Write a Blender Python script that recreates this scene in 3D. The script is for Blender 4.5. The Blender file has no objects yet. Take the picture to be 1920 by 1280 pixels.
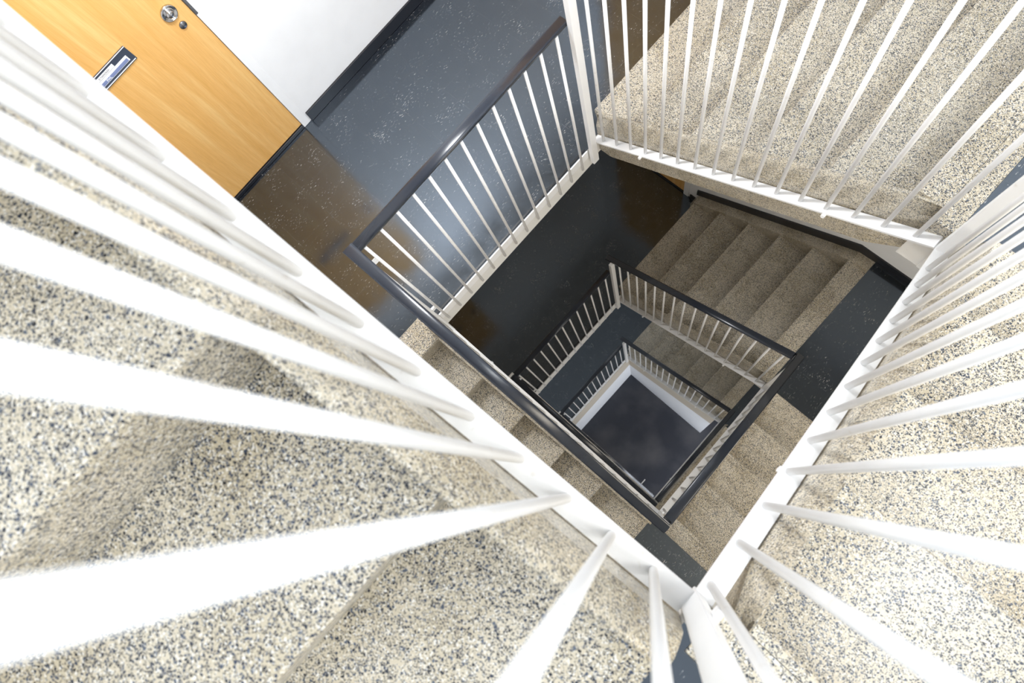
import bpy, bmesh, math
from mathutils import Vector, Matrix

# ------------------------------------------------------------------ camera, world, light, exposure
sc = bpy.context.scene
COL = sc.collection
W, L, H = 1.372, 1.110, 2.8          # open well: width (x), length (y), storey height
R = H / 17.0                         # one riser

cam_data = bpy.data.cameras.new('camera')
cam_data.sensor_fit = 'HORIZONTAL'
cam_data.sensor_width = 36.0
cam_data.lens = 36.0 * 1200.0 / 1920.0
cam_data.clip_start = 0.02
cam_data.dof.use_dof = True
cam_data.dof.focus_distance = 2.7
cam_data.dof.aperture_fstop = 5.6
cam = bpy.data.objects.new('camera', cam_data)
right = Vector((0.715672, 0.669053, -0.200455))
up = Vector((-0.636175, 0.742903, 0.20827))
back = Vector((0.288262, -0.021529, 0.957309))
M = Matrix((right, up, back)).transposed().to_4x4()
M.translation = Vector((1.2093, 0.0791, 2.8406))
cam.matrix_world = M
COL.objects.link(cam)
sc.camera = cam

world = bpy.data.worlds.new('sky')
sc.world = world
world.use_nodes = True
bg = world.node_tree.nodes['Background']
bg.inputs[0].default_value = (0.90, 0.95, 1.0, 1)
bg.inputs[1].default_value = 1.0

WIN_Z = (3.55, 0.75, -2.05, -4.85, -6.95)   # sills of the right-hand stair windows; lowest is an added stand-in for basement lighting
WIN_P = (125, 52, 30, 22, 34)
WIN_C = ((0.93, 0.97, 1.0), (1.0, 0.90, 0.74), (1.0, 0.88, 0.70), (1.0, 0.88, 0.70), (0.88, 0.92, 1.0))
for wz, wp, wc in zip(WIN_Z, WIN_P, WIN_C):
    ld = bpy.data.lights.new('window_daylight', 'AREA')
    ld.shape = 'RECTANGLE'
    ld.size = 1.5
    ld.size_y = 1.3
    ld.energy = wp
    ld.color = wc
    lo = bpy.data.objects.new('window_daylight', ld)
    lo.matrix_world = Matrix.Translation((2.60, 0.55, wz + 0.7)) @ Matrix.Rotation(math.radians(90), 4, 'Y')
    COL.objects.link(lo)

ld = bpy.data.lights.new('landing_lamp', 'AREA')   # added unseen fill under the landing above, brightens the door wall
ld.shape = 'DISK'
ld.size = 0.36
ld.energy = 46
ld.color = (0.95, 0.97, 1.0)
lo = bpy.data.objects.new('landing_lamp', ld)
lo.location = (-0.50, 0.55, 2.60)
COL.objects.link(lo)

ld = bpy.data.lights.new('window_daylight', 'AREA')   # added unseen fill on the opposite side, lightens the balusters
ld.shape = 'RECTANGLE'
ld.size = 1.3
ld.size_y = 1.3
ld.energy = 34
ld.color = (0.95, 0.98, 1.0)
lo = bpy.data.objects.new('window_daylight', ld)
lo.matrix_world = Matrix.Translation((-1.39, 0.75, 4.0)) @ Matrix.Rotation(math.radians(-90), 4, 'Y')
COL.objects.link(lo)

sc.view_settings.view_transform = 'Standard'
sc.view_settings.look = 'None'
sc.view_settings.exposure = 0.0
sc.view_settings.gamma = 1.0
sc.view_settings.use_curve_mapping = False
sc.cycles.max_bounces = 10
sc.cycles.diffuse_bounces = 6
sc.cycles.use_denoising = True


# ------------------------------------------------------------------ materials
def new_mat(name):
    m = bpy.data.materials.new(name)
    m.use_nodes = True
    nt = m.node_tree
    return m, nt, nt.nodes['Principled BSDF']


def node(nt, kind, **kw):
    n = nt.nodes.new(kind)
    for k, v in kw.items():
        setattr(n, k, v)
    return n


def link(nt, a, b):
    nt.links.new(a, b)


def ramp(nt, fac, stops, interp='LINEAR'):
    r = node(nt, 'ShaderNodeValToRGB')
    cr = r.color_ramp
    cr.interpolation = interp
    while len(cr.elements) < len(stops):
        cr.elements.new(0.5)
    for e, (p, c) in zip(cr.elements, stops):
        e.position = p
        e.color = (c[0], c[1], c[2], 1)
    link(nt, fac, r.inputs[0])
    return r.outputs[0]


def mix(nt, fac, a, b, blend='MIX'):
    n = node(nt, 'ShaderNodeMix', data_type='RGBA', blend_type=blend)
    for sock, v in ((n.inputs[0], fac), (n.inputs[6], a), (n.inputs[7], b)):
        if isinstance(v, bpy.types.NodeSocket):
            link(nt, v, sock)
        elif isinstance(v, (int, float)):
            sock.default_value = v
        else:
            sock.default_value = (v[0], v[1], v[2], 1)
    return n.outputs[2]


def math_n(nt, op, a, b=None):
    n = node(nt, 'ShaderNodeMath', operation=op)
    for i, v in enumerate((a, b)):
        if v is None:
            continue
        if isinstance(v, bpy.types.NodeSocket):
            link(nt, v, n.inputs[i])
        else:
            n.inputs[i].default_value = v
    return n.outputs[0]


def obj_coords(nt):
    return node(nt, 'ShaderNodeTexCoord').outputs['Object']


def plain(name, col, rough=0.5, metal=0.0, ior=1.45, spots=0.0, spot_col=(0.5, 0.4, 0.3)):
    m, nt, b = new_mat(name)
    b.inputs['Roughness'].default_value = rough
    b.inputs['Metallic'].default_value = metal
    b.inputs['IOR'].default_value = ior
    co = obj_coords(nt)
    nz = node(nt, 'ShaderNodeTexNoise')
    nz.inputs['Scale'].default_value = 9.0
    nz.inputs['Detail'].default_value = 4.0
    link(nt, co, nz.inputs['Vector'])
    dark = tuple(c * 0.975 for c in col)
    c1 = ramp(nt, nz.outputs[0], [(0.35, dark), (0.6, col)])
    if spots > 0:
        n2 = node(nt, 'ShaderNodeTexNoise')
        n2.inputs['Scale'].default_value = 38.0
        n2.inputs['Detail'].default_value = 6.0
        link(nt, co, n2.inputs['Vector'])
        f = ramp(nt, n2.outputs[0], [(0.66, (0, 0, 0)), (0.74, (spots, spots, spots))])
        c1 = mix(nt, f, c1, spot_col)
    link(nt, c1, b.inputs['Base Color'])
    return m


def terrazzo_mat(name='terrazzo', fade=0.0):
    """cream cement with dark blue-grey and white stone chips"""
    m, nt, b = new_mat(name)
    b.inputs['Roughness'].default_value = 0.38
    co = obj_coords(nt)
    nz = node(nt, 'ShaderNodeTexNoise')
    nz.inputs['Scale'].default_value = 170.0
    nz.inputs['Detail'].default_value = 2.0
    link(nt, co, nz.inputs['Vector'])
    warp = node(nt, 'ShaderNodeMix', data_type='VECTOR')
    warp.inputs[0].default_value = 0.004
    link(nt, co, warp.inputs[4])
    link(nt, nz.outputs['Color'], warp.inputs[5])

    def chips(scale, keep, gap):
        v = node(nt, 'ShaderNodeTexVoronoi', voronoi_dimensions='3D', feature='F1')
        v.inputs['Scale'].default_value = scale
        link(nt, warp.outputs[1], v.inputs['Vector'])
        e = node(nt, 'ShaderNodeTexVoronoi', voronoi_dimensions='3D', feature='DISTANCE_TO_EDGE')
        e.inputs['Scale'].default_value = scale
        link(nt, warp.outputs[1], e.inputs['Vector'])
        sep = node(nt, 'ShaderNodeSeparateColor')
        link(nt, v.outputs['Color'], sep.inputs[0])
        pick = math_n(nt, 'LESS_THAN', sep.outputs[0], keep)
        # each chip keeps its own width of cement around it
        g = math_n(nt, 'MULTIPLY', sep.outputs[2], gap)
        inside = math_n(nt, 'GREATER_THAN', e.outputs['Distance'], math_n(nt, 'ADD', g, 0.03))
        return math_n(nt, 'MULTIPLY', pick, inside), sep.outputs[1]

    big, big_r = chips(265.0, 0.42, 0.22)
    small, small_r = chips(480.0, 0.42, 0.18)
    white, white_r = chips(410.0, 0.26, 0.12)
    n3 = node(nt, 'ShaderNodeTexNoise')
    n3.inputs['Scale'].default_value = 5.0
    n3.inputs['Detail'].default_value = 5.0
    link(nt, co, n3.inputs['Vector'])
    cement = ramp(nt, n3.outputs[0], [(0.35, (0.50, 0.43, 0.305)), (0.62, (0.63, 0.565, 0.44))])
    col = mix(nt, white, cement, ramp(nt, white_r, [(0.0, (0.72, 0.68, 0.60)), (1.0, (0.86, 0.85, 0.82))]))
    chip_col_s = ramp(nt, small_r, [(0.0, (0.012, 0.014, 0.018)), (0.6, (0.028, 0.034, 0.048)), (1.0, (0.11, 0.115, 0.13))])
    col = mix(nt, small, col, chip_col_s)
    chip_col_b = ramp(nt, big_r, [(0.0, (0.010, 0.012, 0.017)), (0.5, (0.030, 0.042, 0.070)), (1.0, (0.10, 0.125, 0.17))])
    col = mix(nt, big, col, chip_col_b)
    if fade > 0:
        col = mix(nt, fade, col, cement)
    link(nt, col, b.inputs['Base Color'])
    # worn, slightly uneven polish
    rr = ramp(nt, n3.outputs[0], [(0.3, (0.20, 0.20, 0.20)), (0.7, (0.36, 0.36, 0.36))])
    link(nt, rr, b.inputs['Roughness'])
    return m


def tile_mat(name='vinyl_tiles', ox=0.0, oy=0.0):
    """waxed black vinyl tiles with white streaks and fine joints"""
    m, nt, b = new_mat(name)
    co = obj_coords(nt)
    sx = node(nt, 'ShaderNodeSeparateXYZ')
    link(nt, co, sx.inputs[0])
    S = 0.219

    def joint(val, off):
        f = math_n(nt, 'FRACT', math_n(nt, 'MULTIPLY', math_n(nt, 'ADD', val, off + 50 * S), 1 / S))
        d = math_n(nt, 'MINIMUM', f, math_n(nt, 'SUBTRACT', 1.0, f))
        return math_n(nt, 'LESS_THAN', d, 0.0036)

    jt = math_n(nt, 'MAXIMUM', joint(sx.outputs[0], ox), joint(sx.outputs[1], oy))
    mp = node(nt, 'ShaderNodeMapping')
    mp.inputs['Scale'].default_value = (210.0, 55.0, 60.0)
    mp.inputs['Rotation'].default_value = (0, 0, math.radians(-20))
    link(nt, co, mp.inputs['Vector'])
    n1 = node(nt, 'ShaderNodeTexNoise')
    n1.inputs['Scale'].default_value = 1.0
    n1.inputs['Detail'].default_value = 3.0
    n1.inputs['Roughness'].default_value = 0.6
    link(nt, mp.outputs[0], n1.inputs['Vector'])
    n2 = node(nt, 'ShaderNodeTexNoise')
    n2.inputs['Scale'].default_value = 9.0
    n2.inputs['Detail'].default_value = 3.0
    link(nt, co, n2.inputs['Vector'])
    st = math_n(nt, 'MULTIPLY_ADD', n2.outputs[0], 0.34)
    st.node.inputs[2].default_value = -0.17
    spk = math_n(nt, 'ADD', n1.outputs[0], st)
    f = ramp(nt, spk, [(0.655, (0, 0, 0)), (0.72, (0.8, 0.8, 0.8))])
    base = ramp(nt, n2.outputs[0], [(0.3, (0.005, 0.006, 0.009)), (0.7, (0.009, 0.011, 0.016))])
    c = mix(nt, f, base, (0.45, 0.44, 0.42))
    c = mix(nt, math_n(nt, 'MULTIPLY', jt, math_n(nt, 'MULTIPLY', n2.outputs[0], 0.42)), c, (0.20, 0.19, 0.17))
    link(nt, c, b.inputs['Base Color'])
    b.inputs['IOR'].default_value = 2.3
    b.inputs['Specular Tint'].default_value = (0.74, 0.86, 1.0, 1)
    rr = ramp(nt, n2.outputs[0], [(0.3, (0.10, 0.10, 0.10)), (0.75, (0.19, 0.19, 0.19))])
    link(nt, rr, b.inputs['Roughness'])
    return m


def wood_mat():
    m, nt, b = new_mat('oak_veneer')
    co = obj_coords(nt)
    mp = node(nt, 'ShaderNodeMapping')
    mp.inputs['Scale'].default_value = (30.0, 30.0, 1.3)
    link(nt, co, mp.inputs['Vector'])
    n1 = node(nt, 'ShaderNodeTexNoise')
    n1.inputs['Scale'].default_value = 1.0
    n1.inputs['Detail'].default_value = 5.0
    n1.inputs['Distortion'].default_value = 0.6
    link(nt, mp.outputs[0], n1.inputs['Vector'])
    mp2 = node(nt, 'ShaderNodeMapping')
    mp2.inputs['Scale'].default_value = (260.0, 260.0, 14.0)
    link(nt, co, mp2.inputs['Vector'])
    n2 = node(nt, 'ShaderNodeTexNoise')
    n2.inputs['Scale'].default_value = 1.0
    n2.inputs['Detail'].default_value = 2.0
    link(nt, mp2.outputs[0], n2.inputs['Vector'])
    c = ramp(nt, n1.outputs[0], [(0.30, (0.74, 0.41, 0.120)), (0.52, (0.79, 0.46, 0.155)), (0.70, (0.84, 0.54, 0.21))])
    g = ramp(nt, n2.outputs[0], [(0.35, (0.93, 0.91, 0.88)), (0.60, (1, 1, 1))])
    c = mix(nt, 1.0, c, g, 'MULTIPLY')
    link(nt, c, b.inputs['Base Color'])
    b.inputs['Roughness'].default_value = 0.42
    return m


TERR = terrazzo_mat()
TERR_C = terrazzo_mat('terrazzo_curb', 0.22)
TILE = tile_mat('vinyl_tiles_landing', 0.180, -0.010)
TILE_Q = tile_mat('vinyl_tiles_quarter', -1.504, -1.126)
TILE_D = tile_mat('vinyl_tiles_corner', -1.499, 0.12)
OAK = wood_mat()
PAINT = plain('white_railing_paint', (0.88, 0.88, 0.88), 0.35, spots=0.35, spot_col=(0.60, 0.55, 0.47))
WALL = plain('white_wall_paint', (0.88, 0.90, 0.93), 0.7)
FASCIA = plain('cream_white_fascia_paint', (0.80, 0.79, 0.76), 0.5, spots=0.3, spot_col=(0.62, 0.56, 0.46))
RUBBER = plain('dark_handrail_vinyl', (0.018, 0.024, 0.037), 0.25, ior=1.6)
SKIRT = plain('black_skirting', (0.010, 0.011, 0.016), 0.30, ior=1.6)
CHROME = plain('chrome', (0.62, 0.63, 0.66), 0.12, metal=1.0)
STEEL = plain('grey_steel', (0.23, 0.25, 0.29), 0.35, metal=1.0)
BLACKMETAL = plain('dark_blue_grey_metal', (0.035, 0.05, 0.085), 0.3, ior=1.7)
SLIP = plain('blue_grey_name_strip', (0.20, 0.25, 0.45), 0.4)
PAPER = plain('white_paper', (0.85, 0.86, 0.88), 0.6)
INK = plain('grey_ink', (0.33, 0.33, 0.36), 0.6)


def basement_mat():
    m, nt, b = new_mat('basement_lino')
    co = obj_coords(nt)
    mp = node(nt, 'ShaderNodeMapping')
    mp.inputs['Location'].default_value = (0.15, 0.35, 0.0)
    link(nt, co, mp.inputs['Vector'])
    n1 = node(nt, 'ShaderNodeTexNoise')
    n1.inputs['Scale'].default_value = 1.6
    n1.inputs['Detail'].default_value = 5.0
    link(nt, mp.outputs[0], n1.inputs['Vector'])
    c = ramp(nt, n1.outputs[0], [(0.42, (0.016, 0.020, 0.034)), (0.66, (0.070, 0.070, 0.080))])  # lighter blotches imitate glare, painted into the floor colour
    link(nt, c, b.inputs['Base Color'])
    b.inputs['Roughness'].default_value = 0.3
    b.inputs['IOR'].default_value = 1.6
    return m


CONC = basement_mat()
BEIGE = plain('beige_fascia_paint', (0.60, 0.54, 0.45), 0.6)
GLASS_FRAME = plain('window_frame_paint', (0.82, 0.83, 0.84), 0.4)


# ------------------------------------------------------------------ mesh helpers
class MB:
    """collects shapes in building coordinates; build() links ONE object"""

    def __init__(self):
        self.bm = bmesh.new()

    def box(self, x0, x1, y0, y1, z0, z1, bevel=0.0):
        bm = self.bm
        vs = [bm.verts.new((x, y, z)) for z in (z0, z1) for y in (y0, y1) for x in (x0, x1)]
        fs = [bm.faces.new([vs[i] for i in q]) for q in
              ((0, 2, 3, 1), (4, 5, 7, 6), (0, 1, 5, 4), (2, 6, 7, 3), (0, 4, 6, 2), (1, 3, 7, 5))]
        if bevel > 0:
            es = list({e for f in fs for e in f.edges})
            bmesh.ops.bevel(bm, geom=es, offset=bevel, segments=2, affect='EDGES', profile=0.5)
        return self

    def prism(self, poly, fn):
        """poly: 2-D outline; fn(p, k) -> 3-D point, k in (0, 1)"""
        bm = self.bm
        a = [bm.verts.new(fn(p, 0)) for p in poly]
        b = [bm.verts.new(fn(p, 1)) for p in poly]
        n = len(poly)
        f0 = bm.faces.new(a)
        f1 = bm.faces.new(list(reversed(b)))
        for i in range(n):
            j = (i + 1) % n
            bm.faces.new([a[j], a[i], b[i], b[j]])
        f0.normal_update()
        f1.normal_update()
        bmesh.ops.triangulate(bm, faces=[f0, f1])
        return self

    def tube(self, p0, p1, rad, seg=14, cap=True):
        bm = self.bm
        p0, p1 = Vector(p0), Vector(p1)
        d = (p1 - p0).normalized()
        a = d.orthogonal().normalized()
        b = d.cross(a)
        rings = []
        for p in (p0, p1):
            rings.append([bm.verts.new(p + rad * (math.cos(2 * math.pi * i / seg) * a + math.sin(2 * math.pi * i / seg) * b))
                          for i in range(seg)])
        for i in range(seg):
            j = (i + 1) % seg
            f = bm.faces.new([rings[0][i], rings[0][j], rings[1][j], rings[1][i]])
            f.smooth = True
        if cap:
            bm.faces.new(list(reversed(rings[0])))
            bm.faces.new(rings[1])
        return self

    def sweep(self, p0, p1, section, side, smooth=False):
        """section: list of (across, up) swept from p0 to p1; side = across direction (horizontal)"""
        bm = self.bm
        p0, p1, side = Vector(p0), Vector(p1), Vector(side).normalized()
        d = (p1 - p0).normalized()
        upv = side.cross(d)
        if upv.z < 0:
            upv = -upv
        ra = [bm.verts.new(p0 + side * s + upv * u) for s, u in section]
        rb = [bm.verts.new(p1 + side * s + upv * u) for s, u in section]
        n = len(section)
        for i in range(n):
            j = (i + 1) % n
            f = bm.faces.new([ra[i], ra[j], rb[j], rb[i]])
            f.smooth = smooth and i < n - 1
        bm.faces.new(list(reversed(ra)))
        bm.faces.new(rb)
        return self

    def lathe(self, origin, axis, prof, seg=28):
        bm = self.bm
        o, d = Vector(origin), Vector(axis).normalized()
        a = d.orthogonal().normalized()
        b = d.cross(a)
        rings = []
        for r, h in prof:
            if r < 1e-6:
                rings.append([bm.verts.new(o + d * h)])
            else:
                rings.append([bm.verts.new(o + d * h + r * (math.cos(2 * math.pi * i / seg) * a + math.sin(2 * math.pi * i / seg) * b)) for i in range(seg)])
        for q0, q1 in zip(rings, rings[1:]):
            for i in range(seg):
                j = (i + 1) % seg
                vs = [q0[i % len(q0)], q0[j % len(q0)], q1[j % len(q1)], q1[i % len(q1)]]
                u = []
                for v in vs:
                    if v not in u:
                        u.append(v)
                if len(u) > 2:
                    f = bm.faces.new(u)
                    f.smooth = True
        return self

    def mesh(self, name, mats, base):
        bm = self.bm
        bmesh.ops.recalc_face_normals(bm, faces=bm.faces)
        bmesh.ops.translate(bm, verts=bm.verts, vec=-Vector(base))
        me = bpy.data.meshes.new(name)
        bm.to_mesh(me)
        bm.free()
        for m in mats:
            me.materials.append(m)
        return me


def obj(name, mb, mat, parent=None, base=None):
    if base is None:
        base = parent['_base'] if parent is not None else (0, 0, 0)
    mats = mat if isinstance(mat, (list, tuple)) else [mat]
    me = mb.mesh(name, mats, base)
    o = bpy.data.objects.new(name, me)
    COL.objects.link(o)
    if parent is not None:
        o.parent = parent
        o['_base'] = base
    else:
        o.location = base
        o['_base'] = base
    return o


def tag(o, label=None, cat=None, group=None, kind=None):
    if label:
        o['label'] = label
    if cat:
        o['category'] = cat
    if group:
        o['group'] = group
    if kind:
        o['kind'] = kind
    return o


def thing(name, base, label, cat, group=None, kind=None):
    o = bpy.data.objects.new(name, None)
    o.location = base
    o.empty_display_size = 0.1
    o['_base'] = base
    COL.objects.link(o)
    return tag(o, label, cat, group, kind)


def copy_thing(root, dz, label):
    """copies a thing, its parts and their sub-parts to another storey (mesh data shared)"""
    def rec(o, parent):
        c = o.copy()
        COL.objects.link(c)
        if parent is not None:
            c.parent = parent
        for ch in o.children:
            rec(ch, c)
        return c
    c = rec(root, None)
    c.location = root.location + Vector((0, 0, dz))
    c['label'] = label
    return c


# local frames of the runs around the well: s along the climb, t outward from the well
FR = {
    'A': lambda s, t, z: Vector((-t, s, z)),
    'B': lambda s, t, z: Vector((s, L + t, z)),
    'C': lambda s, t, z: Vector((W + t, L - s, z)),
    'D': lambda s, t, z: Vector((W - s, -t, z)),
}
SIDE = {'A': (-1, 0, 0), 'B': (0, 1, 0), 'C': (1, 0, 0), 'D': (0, -1, 0)}
NOSES = {'B': [-0.050, 0.215, 0.480, 0.740, 0.995, 1.240],
         'C': [0.017, 0.290, 0.562, 0.808, 1.076],
         'D': [0.010, 0.314, 0.562, 0.812, 1.057, 1.302]}
Z0 = {'B': 0.0, 'C': 6 * R, 'D': 11 * R}
BAND = {'B': 1.385, 'C': 1.176, 'D': 1.450}          # end of the terrazzo strip at the head of the flight
BAR = {'B': (0.0536, 0.646), 'C': (0.941, 0.7236), 'D': (1.7512, 0.670)}
RUN = {'B': W, 'C': L, 'D': W}
CURB_END = {'B': (-0.028, 1.318), 'C': (-0.02, 1.092), 'D': (-0.006, 1.372)}
TIN = 0.082                                          # inner face of the well-side curb
TOUT = 1.16                                          # wall face


def nose_line(k, s):
    n = NOSES[k]
    z_first, z_last = Z0[k] + R, Z0[k] + R * len(n)
    return z_first + (s - n[0]) * (z_last - z_first) / (n[-1] - n[0])


# ------------------------------------------------------------------ stair flights
def make_flight(k, label):
    fr, ns = FR[k], NOSES[k]
    base = tuple(fr(ns[0], 0.6, Z0[k]))
    t = thing('stair_flight', base, label, 'stairs', 'terrazzo stair flights around the well')
    waist = 0.31
    und = 0.026                                      # the risers lean in under the noses
    tw = 1.072

    def under(s):
        return nose_line(k, s) - waist

    for i, s in enumerate(ns):
        z1 = Z0[k] + R * (i + 1)
        foot = s + und
        last = i == len(ns) - 1
        s_end = CURB_END[k][1] + 0.002 if last else ns[i + 1] + und
        zb0 = max(under(foot), Z0[k] - 0.16) if i == 0 else under(foot)
        zb1 = under(s_end)
        poly = [(s + 0.004, z1), (s, z1 - 0.005), (s + 0.001, z1 - 0.02), (foot, z1 - R), (foot, zb0)]
        if last:
            poly += [(s_end, under(s_end))]
        else:
            poly += [(s_end, zb1)]
        poly += [(s_end, z1)]
        mb = MB().prism(poly, lambda p, kk: fr(p[0], TIN if kk == 0 else tw, p[1]))
        st = obj('step', mb, TERR, t)
    # terrazzo strip at the head of the flight, level with the landing
    se, zt1 = CURB_END[k][1] + 0.003, Z0[k] + R * len(ns)
    q0, q1 = fr(se, 0.034, zt1 - 0.24), fr(BAND[k], tw, zt1)
    obj('landing_edge', MB().box(*sorted((q0.x, q1.x)), *sorted((q0.y, q1.y)), q0.z, q1.z), TERR, t)
    # well-side stringer with a rounded shoulder
    s0, s1 = CURB_END[k]
    topo = {'B': (-0.016, -0.012), 'C': (-0.02, -0.008), 'D': (-0.008, -0.006)}[k]
    tf = {'B': 0.038, 'C': 0.046, 'D': 0.041}[k]
    sec = [(tf, None), (tf, -0.088), (tf + .007, -0.060), (tf + .015, -0.036), (tf + .024, -0.016), (tf + .034, -0.004), (TIN, 0.0), (TIN, None)]

    N = 14
    cols = []
    mb = MB()
    bm = mb.bm
    for i in range(N + 1):
        f = i / N
        s = s0 + (s1 - s0) * f
        top = nose_line(k, s) + topo[0] + (topo[1] - topo[0]) * f
        if k == 'B':
            top = max(top, Z0[k] + 0.10)
            top = min(top, Z0[k] + 6 * R + 0.015)
        if k == 'C':
            top = min(top, Z0[k] + 5 * R + 0.012)
        if k == 'D':
            top = min(top, Z0[k] + 6 * R + 0.012)
        bot = nose_line(k, s) - 0.325
        # blunt rounded ends in plan
        e = min(s - s0, s1 - s)
        sh = 0.0 if k == 'D' and f < 0.5 else 0.022 * max(0.0, 1 - e / 0.03) ** 2
        cols.append([bm.verts.new(fr(s, (tt + sh if j < 5 else tt), bot if u is None else top + u)) for j, (tt, u) in enumerate(sec)])
    m = len(sec)
    for a, b in zip(cols, cols[1:]):
        for j in range(m):
            jj = (j + 1) % m
            f = bm.faces.new([a[j], a[jj], b[jj], b[j]])
            f.smooth = 1 < j < 6
    bm.faces.new(cols[0])
    bm.faces.new(list(reversed(cols[-1])))
    obj('stringer', mb, TERR_C, t)
    # curb along the wall
    wz = 0.012
    e0, e1 = (ns[0] - 0.03, ns[-1] + 0.02)
    zt = [(e0, nose_line(k, e0) + wz - 0.05), (e0 + 0.03, nose_line(k, e0 + 0.03) + wz), (e1, nose_line(k, e1) + wz), (BAND[k] - 0.002, nose_line(k, e1) + wz + 0.004)]
    poly = zt + [(BAND[k] - 0.002, Z0[k] + R * len(ns) - 0.12), (e1, under(e1)), (e0, under(e0))]
    mb = MB().prism(poly, lambda p, kk: fr(p[0], tw if kk == 0 else TOUT - 0.001, p[1]))
    obj('wall_curb', mb, TERR_C, t)
    return t


# ------------------------------------------------------------------ railings
RAIL_T = {'A': 0.006, 'B': 0.006, 'C': 0.008, 'D': 0.012}
BAL_T = {'A': 0.0, 'B': 0.012, 'C': 0.016, 'D': 0.014}
HAND = [(-0.0205, -0.002), (-0.0222, 0.003), (-0.0220, 0.009), (-0.0195, 0.0130), (-0.0150, 0.0148), (-0.008, 0.0156), (0.0, 0.0158), (0.008, 0.0156), (0.0150, 0.0148), (0.0195, 0.0130), (0.0220, 0.009), (0.0222, 0.003), (0.0205, -0.002)]
FLAT = [(-0.014, -0.007), (-0.014, 0.0), (0.014, 0.0), (0.014, -0.007)]
RISE = 1.063


def make_railing(k, label, s_range, s_bal, posts, hand_ext):
    fr = FR[k]
    z0, sl = BAR[k]
    line = lambda s: z0 + sl * s
    base = tuple(fr(s_range[0], BAL_T[k], line(s_range[0])))
    t = thing('stair_railing', base, label, 'railing', 'white railings along the stair flights')
    sd = SIDE[k]
    a, b = s_range
    off = {'B': 0.014, 'C': 0.022, 'D': 0.018}[k]
    obj('bottom_bar', MB().sweep(fr(a, off, line(a)), fr(b, off, line(b)),
                                 [(-0.0205, -0.004), (-0.0205, 0.004), (0.0205, 0.004), (0.0205, -0.004)], sd), PAINT, t)
    for s in s_bal:
        obj('baluster', MB().tube(fr(s, BAL_T[k], line(s) + 0.001), fr(s, BAL_T[k], line(s) + RISE - 0.004), 0.007), PAINT, t)
    h0, h1 = hand_ext
    obj('top_bar', MB().sweep(fr(max(h0, a), RAIL_T[k], line(max(h0, a)) + RISE), fr(min(h1, b), RAIL_T[k], line(min(h1, b)) + RISE), FLAT, sd), PAINT, t)
    obj('handrail', MB().sweep(fr(h0, RAIL_T[k], line(h0) + RISE), fr(h1, RAIL_T[k], line(h1) + RISE), HAND, sd, True), RUBBER, t)
    for (sa, sb, ta, tb, zlo, zhi) in posts:
        q0, q1 = fr(sa, ta, 0), fr(sb, tb, 0)
        sm = 0.5 * (sa + sb)
        x0, x1 = sorted((q0.x, q1.x))
        y0, y1 = sorted((q0.y, q1.y))
        obj('post', MB().box(x0, x1, y0, y1, line(sm) + zlo, line(sm) + zhi, 0.002), PAINT, t)
    if k == 'C':                                     # little tie between the last baluster and the corner post
        obj('clip', MB().box(W + 0.010, W + 0.020, 0.0065, 0.0195, 1.895, 1.925, 0.001), PAINT, t)
    for f in {'B': (0.2165, 0.782), 'C': (0.766,), 'D': (0.814,)}[k]:                            # fixing studs that hold the bar off the stringer
        s = a + (b - a) * f
        p0, p1 = fr(s, off - (0.032 if k == 'B' else 0.023), line(s) - 0.001), fr(s, off + 0.0225, line(s) - 0.010)
        obj('fixing_stud', MB().tube(p0, p1, 0.007, 10), PAINT, t)
    return t


def make_landing_railing(label):
    fr = FR['A']
    base = (0.0, 0.0, 0.0)
    t = thing('landing_railing', base, label, 'railing', 'white railings along the landings')
    obj('bottom_bar', MB().box(-0.0095, -0.0025, 0.006, 1.07, -0.056, 0.004, 0.001), PAINT, t)
    ys = [0.029 + 0.0825 * i for i in range(13)]
    for y in ys:
        obj('baluster', MB().tube((0.001, y, -0.098), (0.001, y, 0.897), 0.0066), PAINT, t)
    obj('top_bar', MB().sweep((-0.016, 0.012, 0.895), (-0.016, 1.068, 0.895), FLAT, (1, 0, 0)), PAINT, t)
    obj('handrail', MB().sweep((-0.018, 0.005, 0.897), (-0.018, 1.080, 0.897), HAND, (1, 0, 0), True), RUBBER, t)
    for z in (0.78, 0.115):
        obj('clip', MB().box(-0.005, 0.006, 0.0035, 0.024, z - 0.012, z + 0.012, 0.001), PAINT, t)
    return t


FLIGHTS, RAILS = {}, {}
LEV = {1: 'at the top of the picture nearest the camera', 0: 'one storey down', -1: 'two storeys down'}
F_LABEL = {
    ('B', 1): 'terrazzo stair flight at the upper right, rising from the door landing',
    ('B', 0): 'shaded terrazzo flight one storey down beside the dark-skirted white wall',
    ('B', -1): 'brownish terrazzo flight two storeys down, lowest one in sight behind the small railing',
    ('C', 1): 'bright large-chipped terrazzo flight at the lower right with window glare on its treads',
    ('C', 0): 'terrazzo flight one storey down between the dark quarter landing and the dark bottom corner',
    ('C', -1): 'sliver of terrazzo flight two storeys down under the right-hand black handrail',
    ('D', 1): 'blurred terrazzo flight filling the lower left, nearest the camera',
    ('D', 0): 'terrazzo flight beside the long blue-black handrail, climbing to the brown landing floor',
    ('D', -1): 'terrazzo flight mostly hidden under the long handrail, two storeys down',
    ('D', -2): 'lowest terrazzo flight hidden under the lowest handrail above the basement floor',
}
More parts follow.
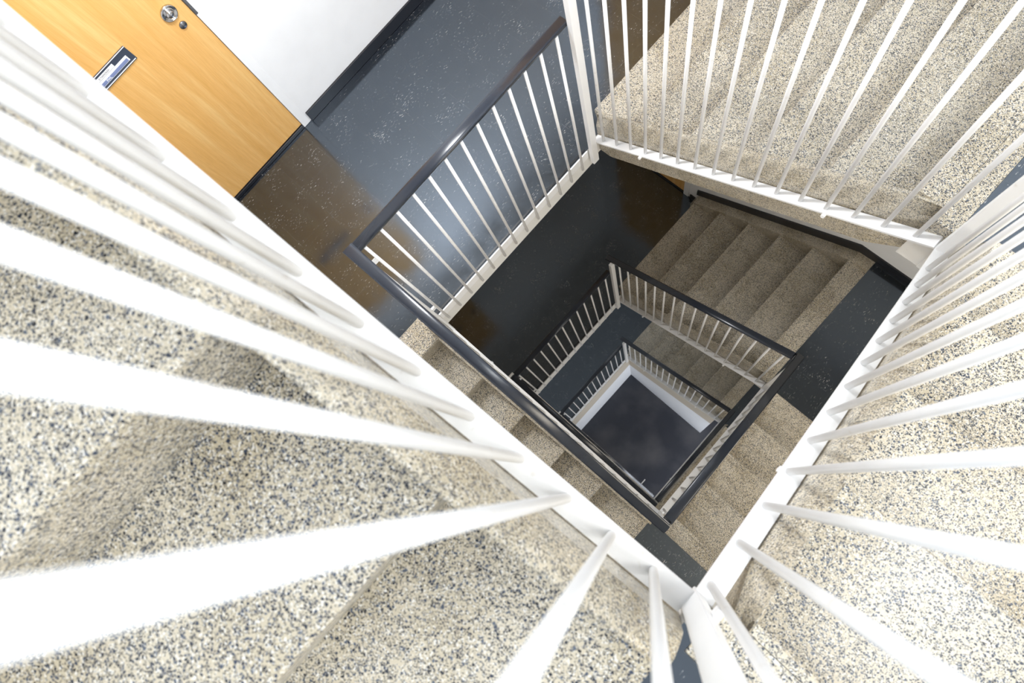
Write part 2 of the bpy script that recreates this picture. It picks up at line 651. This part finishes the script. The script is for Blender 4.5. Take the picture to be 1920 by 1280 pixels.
R_LABEL = {
    ('B', 1): 'white stair railing at the upper right before the pale terrazzo flight',
    ('B', 0): 'middle white railing with black handrail on the far side of the shaft',
    ('B', -1): 'smallest white railing with black handrail above the white basement wall, far side',
    ('C', 1): 'white stair railing at the lower right with balusters fanning to the right edge',
    ('C', 0): 'white railing under the wide black handrail at the right of the shaft',
    ('C', -1): 'low railing under the inner black handrail at the right of the basement floor',
    ('D', 1): 'blurred white railing nearest the camera, balusters sweeping to the left edge',
    ('D', 0): 'railing with the long blue-black handrail running down from the door landing',
    ('D', -1): 'second long handrail railing just inside the blue-black one',
    ('D', -2): 'lowest shiny handrail railing along the left edge of the basement floor',
}
for k in 'BCD':
    FLIGHTS[k] = make_flight(k, F_LABEL[k, 1])
RAILS['B'] = make_railing('B', R_LABEL['B', 1], (0.006, 1.372), [0.062 + 0.0836 * i for i in range(16)],
                          [(0.004, 0.030, -0.038, -0.002, -0.16, RISE - 0.008)], (-0.046, 1.356))
RAILS['C'] = make_railing('C', R_LABEL['C', 1], (-0.005, 1.11), [0.110 + 0.0812 * i for i in range(13)],
                          [(-0.012, 0.016, 0.002, 0.030, -0.004, RISE - 0.004)], (-0.030, 1.097))
RAILS['D'] = make_railing('D', R_LABEL['D', 1], (0.001, 1.368), [0.069 + 0.0792 * i for i in range(17)],
                          [(-0.020, 0.000, -0.006, 0.030, -0.03, RISE - 0.004), (1.356, 1.390, -0.003, 0.028, -0.10, RISE - 0.006)], (-0.022, 1.390))
for n in (0, -1, -2):
    for k in 'BCD':
        if n == -2 and k != 'D':
            continue
        copy_thing(FLIGHTS[k], (n - 1) * H, F_LABEL[k, n])
        rr = copy_thing(RAILS[k], (n - 1) * H, R_LABEL[k, n])
        if k == 'D' and n < 0:                       # white cap on the upper end of the handrail
            hz = BAR['D'][0] + BAR['D'][1] * 1.395 + RISE
            obj('end_cap', MB().box(-0.036, -0.020, -0.034, 0.012, hz - 0.012, hz + 0.020, 0.003), PAINT, rr)
        if n == -2:                                  # short bracket sticking out over the shaft
            hz = BAR['D'][0] + BAR['D'][1] * (W - 1.19) + RISE
            obj('bracket', MB().tube((1.19, 0.008, hz + 0.002), (1.19, 0.085, hz + 0.002), 0.006, 10), PAINT, rr)
LR = make_landing_railing('white landing railing with dark handrail before the oak door landing')
copy_thing(LR, -H, 'white landing railing one storey down over the near-black floor')
copy_thing(LR, -2 * H, 'small white landing railing two storeys down, left above the basement wall')


# ------------------------------------------------------------------ landings (setting)
def slab(name, poly, z0, z1, top, base_z):
    mb = MB().prism(poly, lambda p, k: Vector((p[0], p[1], z1 if k == 0 else z0)))
    o = obj(name, mb, [top, FASCIA], base=(0, 0, base_z))
    for f in o.data.polygons:
        f.material_index = 0 if f.normal.z > 0.5 else 1
    return tag(o, kind='structure')


XW, YW, XR, YF = -1.323, 2.270, 2.532, -1.16        # faces of the four outer walls
A_POLY = [(XW, YF), (-0.0792, YF), (-0.0792, -0.030), (-0.010, -0.030), (-0.010, 1.142), (-0.026, 1.142), (-0.026, YW), (XW, YW)]
B_POLY = [(1.386, 1.132), (1.456, 1.132), (1.456, 1.069), (XR, 1.069), (XR, YW), (1.386, YW)]
D_POLY = [(1.338, YF), (XR, YF), (XR, -0.067), (1.405, -0.067), (1.405, -0.037), (1.380, -0.037), (1.380, -0.084), (1.338, -0.084)]
o = slab('floor', A_POLY, H - 0.1456, H, TILE, H)
for n in (1, 0, -1):
    z = (n - 1) * H
    o = slab('floor', A_POLY, z - 0.162, z, TILE, z)
    tag(o, {1: 'glossy dark tiled landing before the oak door', 0: 'near-black tiled landing one storey down', -1: 'grey-black tiled landing two storeys down'}[n], 'floor')
    o = slab('floor', B_POLY, z + 6 * R - 0.25, z + 6 * R, TILE_Q, z)
    tag(o, {1: 'blue-grey tiled quarter landing at the right edge', 0: 'dark tiled quarter landing one storey down at the right', -1: 'dark tiled quarter landing two storeys down at the right'}[n], 'floor')
    o = slab('floor', D_POLY, z + 11 * R - 0.25, z + 11 * R, TILE_D, z)
    tag(o, {1: 'dark blue tiled corner landing at the bottom edge', 0: 'dark tiled corner landing below the end of the long handrail', -1: 'hidden dark tiled corner landing two storeys down'}[n], 'floor')
    # painted edge of the landing and of the quarter landings
    mb = MB().box(1.312, 1.402, 1.1375, 1.1435, z + 0.735, z + 0.915)
    tag(obj('trim_%d' % (3 * (1 - n) + 1), mb, FASCIA, base=(0, 0, z)), kind='structure')
    mb = MB().box(-0.026, -0.017, 0.0, 1.07, z + 0.0005, z + 0.003)
    tag(obj('trim_%d' % (3 * (1 - n) + 2), mb, SKIRT, base=(0, 0, z)), kind='structure')

# ------------------------------------------------------------------ outer walls, skirtings, windows
ZB, ZT = -7.148, 4.95
T = 0.15


def struct(name, mb, mat, label=None, cat=None):
    return tag(obj(name, mb, mat), label, cat, kind='structure')


def wall_with_holes(axis, pos, thick, u0, u1, z0, z1, holes):
    """wall in the plane axis=pos; holes: (u0,u1,z0,z1), side by side in u or stacked in z"""
    mb = MB()

    def add(a, b, c, d):
        if b - a < 1e-4 or d - c < 1e-4:
            return
        lo, hi = sorted((pos, pos + thick))
        if axis == 'x':
            mb.box(lo, hi, a, b, c, d)
        else:
            mb.box(a, b, lo, hi, c, d)
    hs = sorted(holes, key=lambda h: h[2])
    z = z0
    for h in hs:
        add(u0, u1, z, h[2])
        add(u0, h[0], h[2], h[3])
        add(h[1], u1, h[2], h[3])
        z = h[3]
    add(u0, u1, z, z1)
    return mb


DW = 0.86
DOOR_L = [(-0.628, 0.300, -H * i, -H * i + 2.08) for i in (0, 1, 2)] + [(0.1, 1.4, 3.35, 4.65)]  # last hole is for the added fill light
DOOR_B = [(-1.09, -0.166, -H * i, -H * i + 2.08) for i in (0, 1, 2)]
struct('wall_left', wall_with_holes('x', XW, -T, YF - T, YW + T, ZB, ZT, DOOR_L), WALL)
struct('wall_back', wall_with_holes('y', YW, T, XW, XR, ZB, ZT, DOOR_B), WALL)
struct('wall_right', wall_with_holes('x', XR, T, YF - T, YW + T, ZB, ZT, [(-0.2, 1.3, wz, wz + 1.3) for wz in WIN_Z]), WALL)
struct('wall_front', MB().box(XW, XR, YF - T, YF, ZB, ZT), WALL)
for i, wz in enumerate(WIN_Z):
    mb = MB()
    x0, x1 = XR + 0.02, XR + 0.06
    mb.box(x0, x1, -0.2, -0.15, wz, wz + 1.3)
    mb.box(x0, x1, 1.25, 1.3, wz, wz + 1.3)
    mb.box(x0, x1, -0.15, 1.25, wz, wz + 0.05)
    mb.box(x0, x1, -0.15, 1.25, wz + 1.25, wz + 1.3)
    mb.box(x0, x1, 0.53, 0.57, wz + 0.05, wz + 1.25)
    struct('window_%d' % (i + 1), mb, GLASS_FRAME)  # window_5, the lowest, is an added stand-in for basement lighting


mb = MB()
x0, x1 = XW - 0.06, XW - 0.02
mb.box(x0, x1, 0.1, 0.15, 3.35, 4.65)
mb.box(x0, x1, 1.35, 1.4, 3.35, 4.65)
mb.box(x0, x1, 0.15, 1.35, 3.35, 3.40)
mb.box(x0, x1, 0.15, 1.35, 4.60, 4.65)
struct('window_6', mb, GLASS_FRAME)  # frame around the added fill light
struct('trim_10', MB().lathe((-0.50, 0.55, H - 0.146), (0, 0, -1), [(0, 0), (0.19, 0), (0.19, 0.035), (0.17, 0.045), (0, 0.045)]), GLASS_FRAME)  # disc added as housing for the unseen landing fill


def skirt_box(name, x0, x1, y0, y1, z):
    return struct(name, MB().box(x0, x1, y0, y1, z + 0.0005, z + 0.068, 0.002), SKIRT)


for i in range(3):
    z = -H * i
    skirt_box('baseboard_left', XW, XW + 0.012, 0.318, YW - 0.012, z)
    skirt_box('baseboard_left', XW, XW + 0.012, YF, -0.645, z)
    struct('baseboard_back', MB().box(-0.148, -0.082, YW - 0.012, YW, z + 0.0005, z + 0.068), SKIRT)
    # sloping skirting over the wall curb of the first flight, level again over the quarter landing
    ns = NOSES['B']
    a, b = ns[0] - 0.03, ns[-1] + 0.02
    za, zb = nose_line('B', a) + 0.013, nose_line('B', b) + 0.013
    poly = [(a, z + za - 0.10), (b, z + zb), (BAND['B'], z + zb + 0.006), (XR, z + 6 * R + 0.001), (XR, z + 6 * R + 0.085), (b - 0.02, z + zb + 0.088), (a, z + za + 0.085)]
    poly[0] = (a, z + za + 0.0)
    poly[3] = (XR, z + zb + 0.006)
    struct('baseboard_back', MB().prism(poly, lambda p, k: Vector((p[0], YW - (0.012 if k == 0 else 0.0), p[1]))), SKIRT)
    struct('baseboard_back', MB().box(BAND['B'] + 0.001, XR - 0.012, YW - 0.014, YW - 0.0125, z + 6 * R + 0.0005, z + 6 * R + 0.05), SKIRT)

# ------------------------------------------------------------------ doors
def text_mesh(body, size, mat, parent, centre, name):
    cu = bpy.data.curves.new('text', 'FONT')
    cu.body = body
    cu.size = size
    cu.extrude = 0.0006
    cu.align_x = 'CENTER'
    cu.align_y = 'CENTER'
    tmp = bpy.data.objects.new('text', cu)
    COL.objects.link(tmp)
    dg = bpy.context.evaluated_depsgraph_get()
    me = bpy.data.meshes.new_from_object(tmp.evaluated_get(dg))
    bpy.data.objects.remove(tmp)
    bpy.data.curves.remove(cu)
    # condensed lettering; reading direction +y, facing +x, upright
    me.transform(Matrix.Diagonal((0.78, 1.0, 1.0, 1.0)))
    me.transform(Matrix(((0, 0, 1, 0), (1, 0, 0, 0), (0, 1, 0, 0), (0, 0, 0, 1))))
    me.transform(Matrix.Translation(Vector(centre) - Vector(parent['_base'])))
    me.materials.clear()
    me.materials.append(mat)
    o = bpy.data.objects.new(name, me)
    COL.objects.link(o)
    o.parent = parent
    return o


def make_door(idx, z, full, label):
    """door in the left wall, hinge side at low y"""
    base = (XW, -0.166, z)
    t = thing('door_%d' % idx, base, label, 'door', kind='structure')
    obj('leaf', MB().box(XW - 0.045, XW - 0.004, -0.590, 0.262, z + 0.026, z + 2.03, 0.002), OAK, t)
    fm = MB()
    fm.box(XW - 0.06, XW + 0.004, 0.2645, 0.3115, z + 0.001, z + 2.079, 0.002)
    fm.box(XW - 0.06, XW + 0.004, -0.627, -0.5925, z + 0.001, z + 2.079, 0.002)
    fm.box(XW - 0.06, XW + 0.004, -0.5925, 0.2645, z + 2.034, z + 2.079, 0.002)
    obj('frame', fm, WALL, t)
    obj('threshold', MB().box(XW - 0.055, XW + 0.004, -0.5915, 0.2635, z + 0.0005, z + 0.022, 0.003), SKIRT, t)
    if full:
        kx = XW - 0.004
        kb = obj('door_knob', MB().lathe((kx, 0.190, z + 0.955), (1, 0, 0),
                 [(0, 0), (0.034, 0), (0.0345, 0.006), (0.033, 0.010), (0.030, 0.010), (0.024, 0.005), (0.017, 0.004), (0.016, 0.010), (0.0165, 0.015), (0.014, 0.019), (0.008, 0.021), (0, 0.0212)]), CHROME, t)
        tag(kb, 'round chrome knob on a dished rose')
        obj('lock_button', MB().lathe((kx, 0.190, z + 0.955), (1, 0, 0), [(0.0055, 0.0200), (0.0055, 0.0235), (0.004, 0.025), (0, 0.0252)], 16), STEEL, kb)
        kc = obj('keyhole_cover', MB().lathe((kx, 0.1965, z + 0.878), (1, 0, 0), [(0, 0), (0.0165, 0), (0.0165, 0.003), (0.014, 0.006), (0, 0.0065)]), STEEL, t)
        tag(kc, 'round grey keyhole cover')
        obj('strike_plate', MB().box(XW - 0.004, XW + 0.0055, 0.2640, 0.2755, z + 0.871, z + 1.06, 0.0005), STEEL, t)
        y0, y1, za, zb = -0.305, -0.026, z + 0.926, z + 1.000
        ms = obj('mail_slot', MB().box(kx, kx + 0.006, y0, y1, za, zb, 0.002), BLACKMETAL, t)
        tag(ms, 'dark metal mail slot with name strip')
        obj('flap', MB().box(kx + 0.006, kx + 0.0085, y0 + 0.012, y1 - 0.022, zb - 0.0555, zb - 0.0290, 0.001), PAPER, ms)
        obj('name_strip', MB().box(kx + 0.0085, kx + 0.0095, y0 + 0.018, y1 - 0.028, zb - 0.0525, zb - 0.0385), SLIP, ms)
        obj('lower_lip', MB().box(kx + 0.006, kx + 0.009, y0 + 0.004, y1 - 0.004, za + 0.0055, za + 0.0085, 0.001), PAPER, ms)
        obj('upper_lip', MB().box(kx + 0.006, kx + 0.009, y0 + 0.001, y1 - 0.001, zb - 0.0025, zb, 0.001), PAPER, ms)
        obj('notice_strip', MB().box(kx + 0.006, kx + 0.0075, -0.213, -0.108, zb - 0.0275, zb - 0.0125), PAPER, ms)
        text_mesh('EI MAINOKSIA', 0.0115, INK, ms, (kx + 0.0077, -0.160, zb - 0.0195), 'notice_lettering')
        text_mesh('PIHL', 0.0165, PAPER, ms, (kx + 0.0098, -0.160, zb - 0.0455), 'name_lettering')
    return t


make_door(1, 0.0, True, 'light oak door with chrome knob and mail slot at the upper left')
make_door(2, -H, True, 'oak door behind the landing one storey down, out of sight at the left')


def make_back_door(idx, z, label):
    base = (-0.62, YW, z)
    t = thing('door_%d' % idx, base, label, 'door', kind='structure')
    obj('leaf', MB().box(-1.055, -0.222, YW + 0.004, YW + 0.045, z + 0.026, z + 2.03, 0.002), OAK, t)
    fm = MB()
    fm.box(-0.220, -0.1665, YW - 0.010, YW + 0.06, z + 0.001, z + 2.079, 0.002)
    fm.box(-1.089, -1.057, YW - 0.010, YW + 0.06, z + 0.001, z + 2.079, 0.002)
    fm.box(-1.057, -0.220, YW - 0.010, YW + 0.06, z + 2.034, z + 2.079, 0.002)
    obj('frame', fm, WALL, t)
    obj('threshold', MB().box(-1.056, -0.221, YW - 0.004, YW + 0.055, z + 0.0005, z + 0.022, 0.003), SKIRT, t)
    obj('door_knob', MB().lathe((-0.99, YW + 0.004, z + 0.955), (0, -1, 0),
        [(0, 0), (0.0325, 0), (0.0315, 0.006), (0.016, 0.012), (0.0105, 0.030), (0.021, 0.044), (0.018, 0.060), (0, 0.0645)]), CHROME, t)
    return t


make_back_door(3, 0.0, 'oak door in the back wall at the foot of the upper right flight')
make_back_door(4, -H, 'sliver of orange oak door in the shade one storey down')

# ------------------------------------------------------------------ basement
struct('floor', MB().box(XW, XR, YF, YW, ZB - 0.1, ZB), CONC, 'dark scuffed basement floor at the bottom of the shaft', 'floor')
zb = -2 * H
struct('wall_basement_left', MB().box(-0.15, -0.008, -0.03, L + 0.04, ZB, zb - 0.147), WALL)
poly = [(-0.008, ZB), (1.33, ZB), (1.33, zb + 0.70), (1.30, zb + 0.70), (0.0, zb - 0.135), (-0.008, zb - 0.140)]
struct('wall_basement_back', MB().prism(poly, lambda p, k: Vector((p[0], L + (0.04 if k == 0 else 0.14), p[1]))), WALL)

poly = [(0.0, zb - 0.13), (1.30, zb + 0.705), (1.33, zb + 0.72), (1.33, zb + 0.12), (0.0, zb - 0.62)]
struct('trim_11', MB().prism(poly, lambda p, k: Vector((p[0], L + (0.0305 if k == 0 else 0.0395), p[1]))), BEIGE)
struct('trim_12', MB().box(-0.0075, -0.002, -0.03, L + 0.03, zb - 0.62, zb - 0.163), BEIGE)
